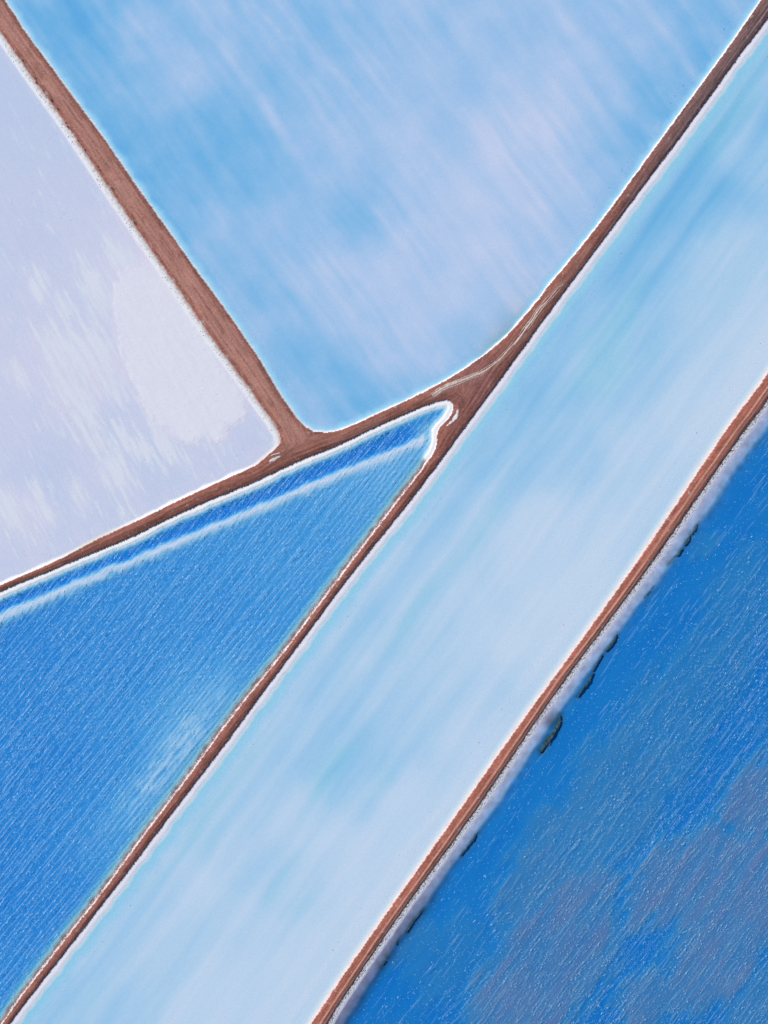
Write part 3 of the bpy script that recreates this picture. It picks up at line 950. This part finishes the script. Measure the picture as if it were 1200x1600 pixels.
N["Principled BSDF"].inputs["Roughness"].default_value = .9
me.materials.append(gm)
go = bpy.data.objects.new("ground", me); LINK(go)
describe(go, "salt-stained flat ground beyond the ponds", kind="structure")


# ------------------------------------------------------------------ small things
def flat_mat(name, rgb, rough=.9, var=.25, scale=3.0):
    m, N, L = new_mat(name)
    b = N["Principled BSDF"]
    t = N.new("ShaderNodeTexNoise"); t.inputs["Scale"].default_value = scale; t.inputs["Detail"].default_value = 5
    g = N.new("ShaderNodeNewGeometry"); L.new(g.outputs["Position"], t.inputs["Vector"])
    r = N.new("ShaderNodeValToRGB")
    r.color_ramp.elements[0].position, r.color_ramp.elements[1].position = .3, .7
    r.color_ramp.elements[0].color = tuple(c * (1 - var) for c in rgb) + (1,)
    r.color_ramp.elements[1].color = tuple(min(c * (1 + var), .95) for c in rgb) + (1,)
    L.new(t.outputs["Fac"], r.inputs[0]); L.new(r.outputs[0], b.inputs["Base Color"])
    b.inputs["Roughness"].default_value = rough
    b.inputs["Specular IOR Level"].default_value = .2
    return m


M_STONE_D = flat_mat("dark_stone", (.15, .11, .10))
M_STONE_W = flat_mat("salt_coated_stone", (.80, .80, .84), var=.1)
M_GRAVEL = flat_mat("pale_gravel", (.58, .46, .40), var=.22, scale=2.2)
M_WEED = flat_mat("dark_algae", (.17, .14, .11), var=.6, scale=1.5)
M_BUSH = flat_mat("grey_saltbush", (.33, .31, .27), var=.3)

t = (1 + 5 ** .5) / 2
ICO_V = np.array([(-1, t, 0), (1, t, 0), (-1, -t, 0), (1, -t, 0), (0, -1, t), (0, 1, t), (0, -1, -t), (0, 1, -t), (t, 0, -1), (t, 0, 1),
                  (-t, 0, -1), (-t, 0, 1)]) / math.sqrt(1 + t * t)
ICO_F = np.array([(0, 11, 5), (0, 5, 1), (0, 1, 7), (0, 7, 10), (0, 10, 11), (1, 5, 9), (5, 11, 4), (11, 10, 2), (10, 7, 6), (7, 1, 8),
                  (3, 9, 4), (3, 4, 2), (3, 2, 6), (3, 6, 8), (3, 8, 9), (4, 9, 5), (2, 4, 11), (6, 2, 10), (8, 6, 7), (9, 8, 1)])


def stones(name, pts, rad, mat, parent, label):
    """pts: (px, py), each a lumpy stone sitting on the land surface"""
    pts = np.array(pts, f32)
    z = field(pts[:, 0], pts[:, 1])[0]
    n = len(pts)
    jit = rng.uniform(.65, 1.3, (n, 12, 1))
    sc = rng.uniform(rad[0], rad[1], (n, 1, 1)) * np.array([1, 1, .7])
    v = ICO_V[None] * jit * sc
    a = rng.uniform(0, 6.28, n)
    ca, sa = np.cos(a)[:, None], np.sin(a)[:, None]
    x, y = v[:, :, 0] * ca - v[:, :, 1] * sa, v[:, :, 0] * sa + v[:, :, 1] * ca
    v[:, :, 0] = x + ((pts[:, 0] - 600) * S)[:, None]
    v[:, :, 1] = y + ((800 - pts[:, 1]) * S)[:, None]
    v[:, :, 2] += (z + .03)[:, None]
    v = v.reshape(-1, 3) - np.array(parent.location)
    f = (ICO_F[None] + (np.arange(n) * 12)[:, None, None]).reshape(-1, 3)
    me = bpy.data.meshes.new(name)
    me.from_pydata(v.tolist(), [], f.tolist())
    me.materials.append(mat)
    o = bpy.data.objects.new(name, me); LINK(o)
    o.parent = parent
    o["kind"] = "stuff"
    o["label"] = label
    return o


def along(line, n, dlo, dhi, sgn, pw=1.0):
    """random points at an offset from an edge"""
    L = np.array(line, float)
    seg = np.hypot(*(L[1:] - L[:-1]).T)
    cum = np.concatenate([[0], np.cumsum(seg)])
    s = rng.uniform(0, cum[-1], n)
    i = np.clip(np.searchsorted(cum, s) - 1, 0, len(seg) - 1)
    tt = ((s - cum[i]) / seg[i])[:, None]
    p = L[i] * (1 - tt) + L[i + 1] * tt
    d = (L[i + 1] - L[i]) / seg[i][:, None]
    nn = np.stack([d[:, 1], -d[:, 0]], 1) * sgn
    return p + nn * (dlo + (dhi - dlo) * rng.uniform(0, 1, n) ** pw)[:, None]


# D's right edge runs down-left: outside = its left hand in plan
stones("dark_stones", along(D_right, 1500, -1.5, 6, 1, 1.6), (.04, .12), M_STONE_D, dykes[3], "dark stones along the eroded shore")
stones("salted_stones", along(D_right, 2600, 1, 8, 1, .8), (.04, .10), M_STONE_W, dykes[3], "salt-coated stones along the shore")
stones("scarp_shade_clods", along(C_right, 900, -1.4, .4, 1, 1), (.05, .15), M_STONE_D, dykes[2], "dark clods added to deepen the scarp shadow along the edge")  # clods kept dark to strengthen the shadow line under the scarp
stones("salt_lumps", along(C_low[1:], 900, .2, 3.4, 1, 1), (.05, .15), M_STONE_W, dykes[2], "broken white salt lumps along the waterline")
stones("scarp_shade_clods", along(B_bottom, 520, -1.4, .8, 1, 1), (.06, .17), M_STONE_D, dykes[1], "dark clods added to deepen the scarp shadow beside the white rim")  # same darkening of the scarp's shadow line, by added clods
stones("dark_stones", along(A_left, 200, 1, 11, 1, 1), (.04, .10), M_STONE_D, dykes[0], "small stones on the grey salty shore")


def ribbon(name, line, width, mat, parent, height, seed):
    """low windrow of loose gravel pushed up by the grader"""
    L = np.array(line, float)
    seg = np.hypot(*(L[1:] - L[:-1]).T)
    cum = np.concatenate([[0], np.cumsum(seg)])
    s = np.arange(0, cum[-1], .8)
    x, y = np.interp(s, cum, L[:, 0]), np.interp(s, cum, L[:, 1])
    for _ in range(12):
        x[1:-1] = (x[:-2] + x[2:] + 2 * x[1:-1]) / 4; y[1:-1] = (y[:-2] + y[2:] + 2 * y[1:-1]) / 4
    dx, dy = np.gradient(x), np.gradient(y)
    l = np.hypot(dx, dy); nx, ny = dy / l, -dx / l
    m = 7
    off = np.linspace(-1, 1, m)
    tp = np.interp(s, [0, cum[-1] * .12, cum[-1] * .5, cum[-1]], [.55, 1, .75, .25])
    tp = tp * (1 + .45 * fbm(s / 9, s * 0 + seed, seed, 3))
    tp = np.clip(tp * np.clip(.85 + .9 * fbm(s / 16, s * 0 + 7, seed + 9, 3), .1, 1.3), .05, 2)
    cx, cy = x + nx * 1.3 * noise(s / 25, s * 0, seed + 3), y + ny * 1.3 * noise(s / 25, s * 0, seed + 3)
    PX = cx[:, None] + nx[:, None] * off[None] * (width * tp)[:, None]
    PY = cy[:, None] + ny[:, None] * off[None] * (width * tp)[:, None]
    z = field(PX.ravel(), PY.ravel())[0].reshape(PX.shape)
    h = height * (1 - off[None] ** 2) ** .5 * np.clip(tp, .5, 1.2)[:, None] - .01
    z = z + h + .03 * noise(PX / 2, PY / 2, seed)
    v = np.stack([(PX - 600) * S, (800 - PY) * S, z], -1).reshape(-1, 3) - np.array(parent.location)
    f = [(i * m + j, i * m + j + 1, (i + 1) * m + j + 1, (i + 1) * m + j) for i in range(len(s) - 1) for j in range(m - 1)]
    me = bpy.data.meshes.new(name); me.from_pydata(v.tolist(), [], f)
    me.materials.append(mat)
    o = bpy.data.objects.new(name, me); LINK(o); o.parent = parent
    o["label"] = "pale ridge of loose gravel on the brown track"
    return o


def shifted(line, d):
    return offset_line(line, d)


ribbon("gravel_windrow", GRAVEL, 3.0, M_GRAVEL, dykes[2], .13, 3)
ribbon("gravel_windrow", shifted(GRAVEL, 3.0), 1.0, M_GRAVEL, dykes[2], .11, 5)
ribbon("gravel_windrow", shifted(GRAVEL[:5], -3.4), 1.2, M_GRAVEL, dykes[2], .11, 6)
ribbon("gravel_windrow", GRAVEL2, 2.3, M_GRAVEL, dykes[2], .13, 4)
ribbon("gravel_windrow", shifted(GRAVEL2[1:], 3.2), .9, M_GRAVEL, dykes[2], .11, 7)
ribbon("gravel_windrow", shifted(GRAVEL2[2:], -2.8), .8, M_GRAVEL, dykes[2], .11, 8)


def lumpy_patch(name, outline_pts, thick, z, mat, seed, jag=2.0):
    """a low irregular mound with the given plan outline: rim, shoulder and centre rings"""
    L = outline_pts + outline_pts[:1]
    P_ = np.array(L, float)
    seg = np.hypot(*(P_[1:] - P_[:-1]).T); cum = np.concatenate([[0], np.cumsum(seg)])
    n = max(18, int(cum[-1] / 1.6))
    s = np.linspace(0, cum[-1], n, endpoint=False)
    x, y = np.interp(s, cum, P_[:, 0]), np.interp(s, cum, P_[:, 1])
    c = np.array([x.mean(), y.mean()])
    x = x + jag * noise(x / 4, y / 4, seed); y = y + jag * noise(x / 4 + 40, y / 4, seed)
    verts, faces = [], []
    # spine: shrink towards the medial line rather than the centre so that long mats keep their shape
    q = np.stack([x, y], 1) - c
    cov = np.linalg.eigh(q.T @ q)[1]
    ax = cov[:, 1]
    proj = (q @ ax)[:, None] * ax
    rings = [(1, 0.0), (.72, .8), (.35, 1.0)]
    for kk, hh in rings:
        r = proj * (.25 + .75 * (kk ** .5)) + (q - proj) * kk + c
        zz = z + thick * hh + thick * .35 * noise(r[:, 0] / 3, r[:, 1] / 3, seed + 5)
        verts += [W(a, b, h) for a, b, h in zip(r[:, 0], r[:, 1], zz)]
    low = len(verts)
    verts += [W(a + c[0], b + c[1], z - .25) for a, b in q]
    for ri in range(2):
        for i in range(n):
            j = (i + 1) % n
            faces.append((ri * n + i, ri * n + j, (ri + 1) * n + j, (ri + 1) * n + i))
    faces.append(tuple(2 * n + i for i in range(n)))
    for i in range(n):
        j = (i + 1) % n
        faces.append((low + i, low + j, j, i))
    cw = W(c[0], c[1], z)
    me = bpy.data.meshes.new(name)
    me.from_pydata([(a - cw[0], b - cw[1], d - cw[2]) for a, b, d in verts], [], faces)
    bm = bmesh.new(); bm.from_mesh(me)
    bmesh.ops.triangulate(bm, faces=[f for f in bm.faces if len(f.verts) > 4])
    bmesh.ops.recalc_face_normals(bm, faces=bm.faces)
    bm.to_mesh(me); bm.free()
    me.polygons.foreach_set("use_smooth", [True] * len(me.polygons))
    me.materials.append(mat)
    o = bpy.data.objects.new(name, me); LINK(o)
    o.location = cw
    return o


def mat_outline(line, widths):
    """outline of a tapering strip from a centre line"""
    P_ = np.array(line, float)
    d = np.gradient(P_, axis=0); d /= np.linalg.norm(d, axis=1)[:, None]
    nn = np.stack([d[:, 1], -d[:, 0]], 1)
    w = np.array(widths)[:, None]
    return [tuple(p) for p in np.concatenate([P_ + nn * w, (P_ - nn * w)[::-1]])]


for i, (ln, wd, lab, z) in enumerate(MATS):
    o = lumpy_patch("algae_mat", mat_outline(ln, [w_ * .7 for w_ in wd]), .03, z - .36, M_WEED, 200 + i, 1.2)
    describe(o, lab, "algae mat", "algae mats off the right dyke")

# pale heap of scraped salt by the T junction
M_HEAP = flat_mat("scraped_salt", (.62, .60, .57), var=.3, scale=2.0)
zz = float(field(np.array([431.], f32), np.array([718.], f32))[0][0])
for ln, wd, lab in (([(421, 722), (429, 718), (440, 713)], [1.6, 3.2, 1.6], "larger pale heap of scraped salt on the dyke by the T junction"),
                    ([(424, 712), (431, 710), (439, 708)], [.6, 1.3, .6], "smaller pale streak of scraped salt on the dyke by the T junction")):
    o = lumpy_patch("salt_heap", mat_outline(ln, wd), .16, zz - .05, M_HEAP, 300, 1.2)
    describe(o, lab, "salt heap")

# saltbush tufts on the left bank of the first dyke
BUSH = [(37, 96), (57, 124), (58, 130), (82, 158), (104, 193), (107, 199), (123, 221), (134, 236), (155, 262), (158, 268), (178, 297), (212, 350),
        (69, 143), (92, 172)]


def bush_mesh(seed):
    r = random.Random(seed)
    v, f = [], []
    for i in range(46):
        a, tilt, ln = r.uniform(0, 6.28), r.uniform(.2, 1.25), r.uniform(.22, .5)
        b = (r.uniform(-.08, .08), r.uniform(-.08, .08), 0)
        tip = (b[0] + math.cos(a) * math.sin(tilt) * ln, b[1] + math.sin(a) * math.sin(tilt) * ln, math.cos(tilt) * ln)
        w = .035
        px_, py_ = -math.sin(a) * w, math.cos(a) * w
        m_ = tuple((b[q] + tip[q]) / 2 for q in range(3))
        k = len(v)
        v += [b, (m_[0] + px_, m_[1] + py_, m_[2] + .02), tip, (m_[0] - px_, m_[1] - py_, m_[2] + .02)]
        f.append((k, k + 1, k + 2, k + 3))
    me = bpy.data.meshes.new("saltbush")
    me.from_pydata(v, [], f)
    me.materials.append(M_BUSH)
    return me


bms = [bush_mesh(s) for s in range(3)]
ORD = ['first', 'second', 'third', 'fourth', 'fifth', 'sixth', 'seventh', 'eighth', 'ninth', 'tenth', 'eleventh', 'twelfth',
       'thirteenth', 'last']
BUSH.sort(key=lambda b: b[1])
for i, (x, y) in enumerate(BUSH):
    o = bpy.data.objects.new("saltbush", bms[i % 3]); LINK(o)
    zb = float(field(np.array([x], f32), np.array([y], f32))[0][0])
    o.location = W(x, y, zb - .02)
    o.rotation_euler = (0, 0, i * 1.7)
    s_ = random.uniform(.8, 1.3)
    o.scale = (s_, s_, s_)
    describe(o, ORD[i] + " small grey saltbush tuft down the left bank of the upper left dyke", "bush", "saltbush tufts on the upper left dyke")


# ------------------------------------------------------------------ wind-drawn foam and painted ripple glare on the two rough ponds
def fleck_mat(name, alpha):
    m, N, L = new_mat(name)
    N.remove(N["Principled BSDF"])
    d = N.new("ShaderNodeBsdfDiffuse"); d.inputs["Color"].default_value = (.50, .80, .97, 1)
    t_ = N.new("ShaderNodeBsdfTransparent")
    x = N.new("ShaderNodeMixShader"); x.inputs[0].default_value = alpha
    L.new(t_.outputs[0], x.inputs[1]); L.new(d.outputs[0], x.inputs[2])
    L.new(x.outputs[0], N["Material Output"].inputs["Surface"])
    return m


FOAM_GLARE = [fleck_mat("dense_foam", .8), fleck_mat("thin_foam", .33), fleck_mat("ripple_glare", .11)]  # the faintest one paints glare on the ripples


def foam(name, cx, cy, ln, wd, ang, mi, label):
    """every fleck of froth and painted ripple glare a small pointed leaf lying on the water"""
    n = len(cx)
    tmpl = np.array([(-1, 0), (-.45, -.8), (.4, -1), (1, .05), (.5, .85), (-.4, 1)])
    o_ = tmpl[None] * (1 + rng.uniform(-.3, .3, (n, 6, 2)))
    ox, oy = o_[:, :, 0] * ln[:, None] / 2, o_[:, :, 1] * wd[:, None] / 2
    ca, sa = np.cos(ang)[:, None], np.sin(ang)[:, None]
    x = cx[:, None] + ox * ca - oy * sa
    y = cy[:, None] + ox * sa + oy * ca
    z = np.broadcast_to((.004 + .003 * np.array(mi) + rng.uniform(0, .002, n))[:, None], x.shape)
    co = np.stack([(x - 600) * S, (800 - y) * S, z], -1).reshape(-1, 3).astype(f32)
    me = bpy.data.meshes.new(name)
    me.vertices.add(n * 6); me.loops.add(n * 6); me.polygons.add(n)
    me.vertices.foreach_set("co", co.ravel())
    me.loops.foreach_set("vertex_index", (np.arange(n * 6).reshape(n, 6)[:, ::-1]).astype(np.int32).ravel())
    me.polygons.foreach_set("loop_start", np.arange(0, n * 6, 6, dtype=np.int32))
    for m in FOAM_GLARE: me.materials.append(m)
    me.polygons.foreach_set("material_index", np.array(mi, np.int32))
    me.update(calc_edges=True)
    o = bpy.data.objects.new(name, me); LINK(o)
    describe(o, label, "foam", kind="stuff")
    return o


def on_water(x, y, nm, dmin):
    ok = inside(x.astype(f32), y.astype(f32), PONDS[nm][1])
    d = np.minimum.reduce([seg_dist(x.astype(f32), y.astype(f32), l)[0] for l in PONDS[nm][0]])
    return ok & (d > dmin) & (x > X0 + 8) & (x < X1 - 8) & (y > Y0 + 8) & (y < Y1 - 8)


def wind_rows(box, ang, spacing, step, jit):
    """points strung along parallel wind lines"""
    a = math.radians(ang)
    dx, dy = math.cos(a), math.sin(a)
    cx0, cy0 = (box[0] + box[1]) / 2, (box[2] + box[3]) / 2
    R_ = math.hypot(box[1] - box[0], box[3] - box[2]) / 2
    rows = np.arange(-R_, R_, spacing)
    cols = np.arange(-R_, R_, step)
    t_, s_ = np.meshgrid(rows, cols, indexing='ij')
    t_ = t_ + rng.normal(0, jit, t_.shape) + spacing * .3 * rng.uniform(-1, 1, (len(rows), 1))
    s_ = s_ + rng.uniform(-step / 2, step / 2, s_.shape)
    t_ = t_ + spacing * .6 * fbm(s_ / 160, t_ / 40, 401, 2) + .5 * fbm(s_ / 12, t_ / 6, 402, 2)
    x, y = cx0 + s_ * dx - t_ * dy, cy0 + s_ * dy + t_ * dx
    return x.ravel(), y.ravel(), s_.ravel(), t_.ravel()


# triangular pond: close, regular lines
bx = (-100, 720, 620, 1700)
x, y, s_, t_ = wind_rows(bx, -51, 7.4, 3.2, .45)
pr = .46 + .75 * fbm(s_ / 28, t_ / 7, 411, 3) + .6 * fbm(x / 110, y / 110, 412, 3)
pr = pr * (.45 + .55 * sstep(8, 60, seg_dist(x.astype(f32), y.astype(f32), C_low)[0]))
m = (rng.uniform(0, 1, len(x)) < pr) & on_water(x, y, 'tri', 9)
x1, y1, p1 = x[m], y[m], pr[m]
n1 = len(x1)
n2 = 34000
xr, yr = rng.uniform(bx[0], bx[1], n2 * 2), rng.uniform(bx[2], bx[3], n2 * 2)
m = on_water(xr, yr, 'tri', 7); xr, yr = xr[m], yr[m]
n2 = len(xr)
x3, y3, s3, t3 = wind_rows(bx, -51, 7.4, 7.0, .7)  # long faint flecks: ripple glare painted along the wind lines
m = on_water(x3, y3, 'tri', 10) & (rng.uniform(0, 1, len(x3)) < .75); x3, y3 = x3[m], y3[m]
n3 = len(x3)
A0 = math.radians(-51)
foam("foam_and_glare_lines", np.concatenate([x1, xr, x3]), np.concatenate([y1, yr, y3]),
     np.concatenate([rng.uniform(2.5, 7.5, n1), rng.uniform(.9, 2.6, n2), rng.uniform(14, 34, n3)]),
     np.concatenate([rng.uniform(.45, 1.05, n1), rng.uniform(.4, .9, n2), rng.uniform(1.0, 2.4, n3)]),
     np.concatenate([A0 + rng.normal(0, .12, n1), A0 + rng.normal(0, .5, n2), A0 + rng.normal(0, .03, n3)]),
     np.concatenate([np.where(rng.uniform(0, 1, n1) < .28, 0, 1), np.where(rng.uniform(0, 1, n2) < .12, 0, 1), np.full(n3, 2)]),
     "fine parallel white foam lines with painted ripple glare on the bright blue triangular pond")

# dark pond: looser rows gathered in bands, stronger towards the lower right
bx = (480, 1300, 560, 1700)
x, y, s_, t_ = wind_rows(bx, -53, 6.3, 3.0, 1.0)
dist = seg_dist(x.astype(f32), y.astype(f32), b_right)[0]
grow = sstep(30, 240, dist)
pr = (-.1 + .36 * grow) + .7 * fbm(s_ / 42, t_ / 9, 421, 3) + .55 * fbm(s_ / 190, t_ / 34, 422, 3) * grow
m = (rng.uniform(0, 1, len(x)) < pr) & on_water(x, y, 'right', 34)
x1, y1 = x[m], y[m]; n1 = len(x1)
n2 = 60000
xr, yr = rng.uniform(bx[0], bx[1], n2), rng.uniform(bx[2], bx[3], n2)
dist = seg_dist(xr.astype(f32), yr.astype(f32), b_right)[0]
m = on_water(xr, yr, 'right', 30) & (rng.uniform(0, 1, n2) < .25 + .75 * sstep(20, 260, dist)); xr, yr = xr[m], yr[m]
n2 = len(xr)
x3, y3, s3, t3 = wind_rows(bx, -53, 8.2, 8.0, 1.6)  # wave glare painted as long faint flecks
dist = seg_dist(x3.astype(f32), y3.astype(f32), b_right)[0]
m = on_water(x3, y3, 'right', 34) & (rng.uniform(0, 1, len(x3)) < .08 + .4 * sstep(30, 220, dist) + .5 * fbm(s3 / 120, t3 / 26, 423, 2)); x3, y3 = x3[m], y3[m]
n3 = len(x3)
A0 = math.radians(-53)
foam("foam_and_glare_rows", np.concatenate([x1, xr, x3]), np.concatenate([y1, yr, y3]),
     np.concatenate([rng.uniform(2.0, 6.0, n1), rng.uniform(.8, 2.4, n2), rng.uniform(14, 36, n3)]),
     np.concatenate([rng.uniform(.4, 1.0, n1), rng.uniform(.35, .85, n2), rng.uniform(.9, 2.2, n3)]),
     np.concatenate([A0 + rng.normal(0, .16, n1), A0 + rng.normal(.1, .5, n2), A0 + rng.normal(0, .04, n3)]),
     np.concatenate([np.where(rng.uniform(0, 1, n1) < .25, 0, 1), np.where(rng.uniform(0, 1, n2) < .1, 0, 1), np.full(n3, 2)]),
     "broken white foam rows and painted ripple glare scattered over the dark blue pond")
print("foam flecks", n1, n2, n3)
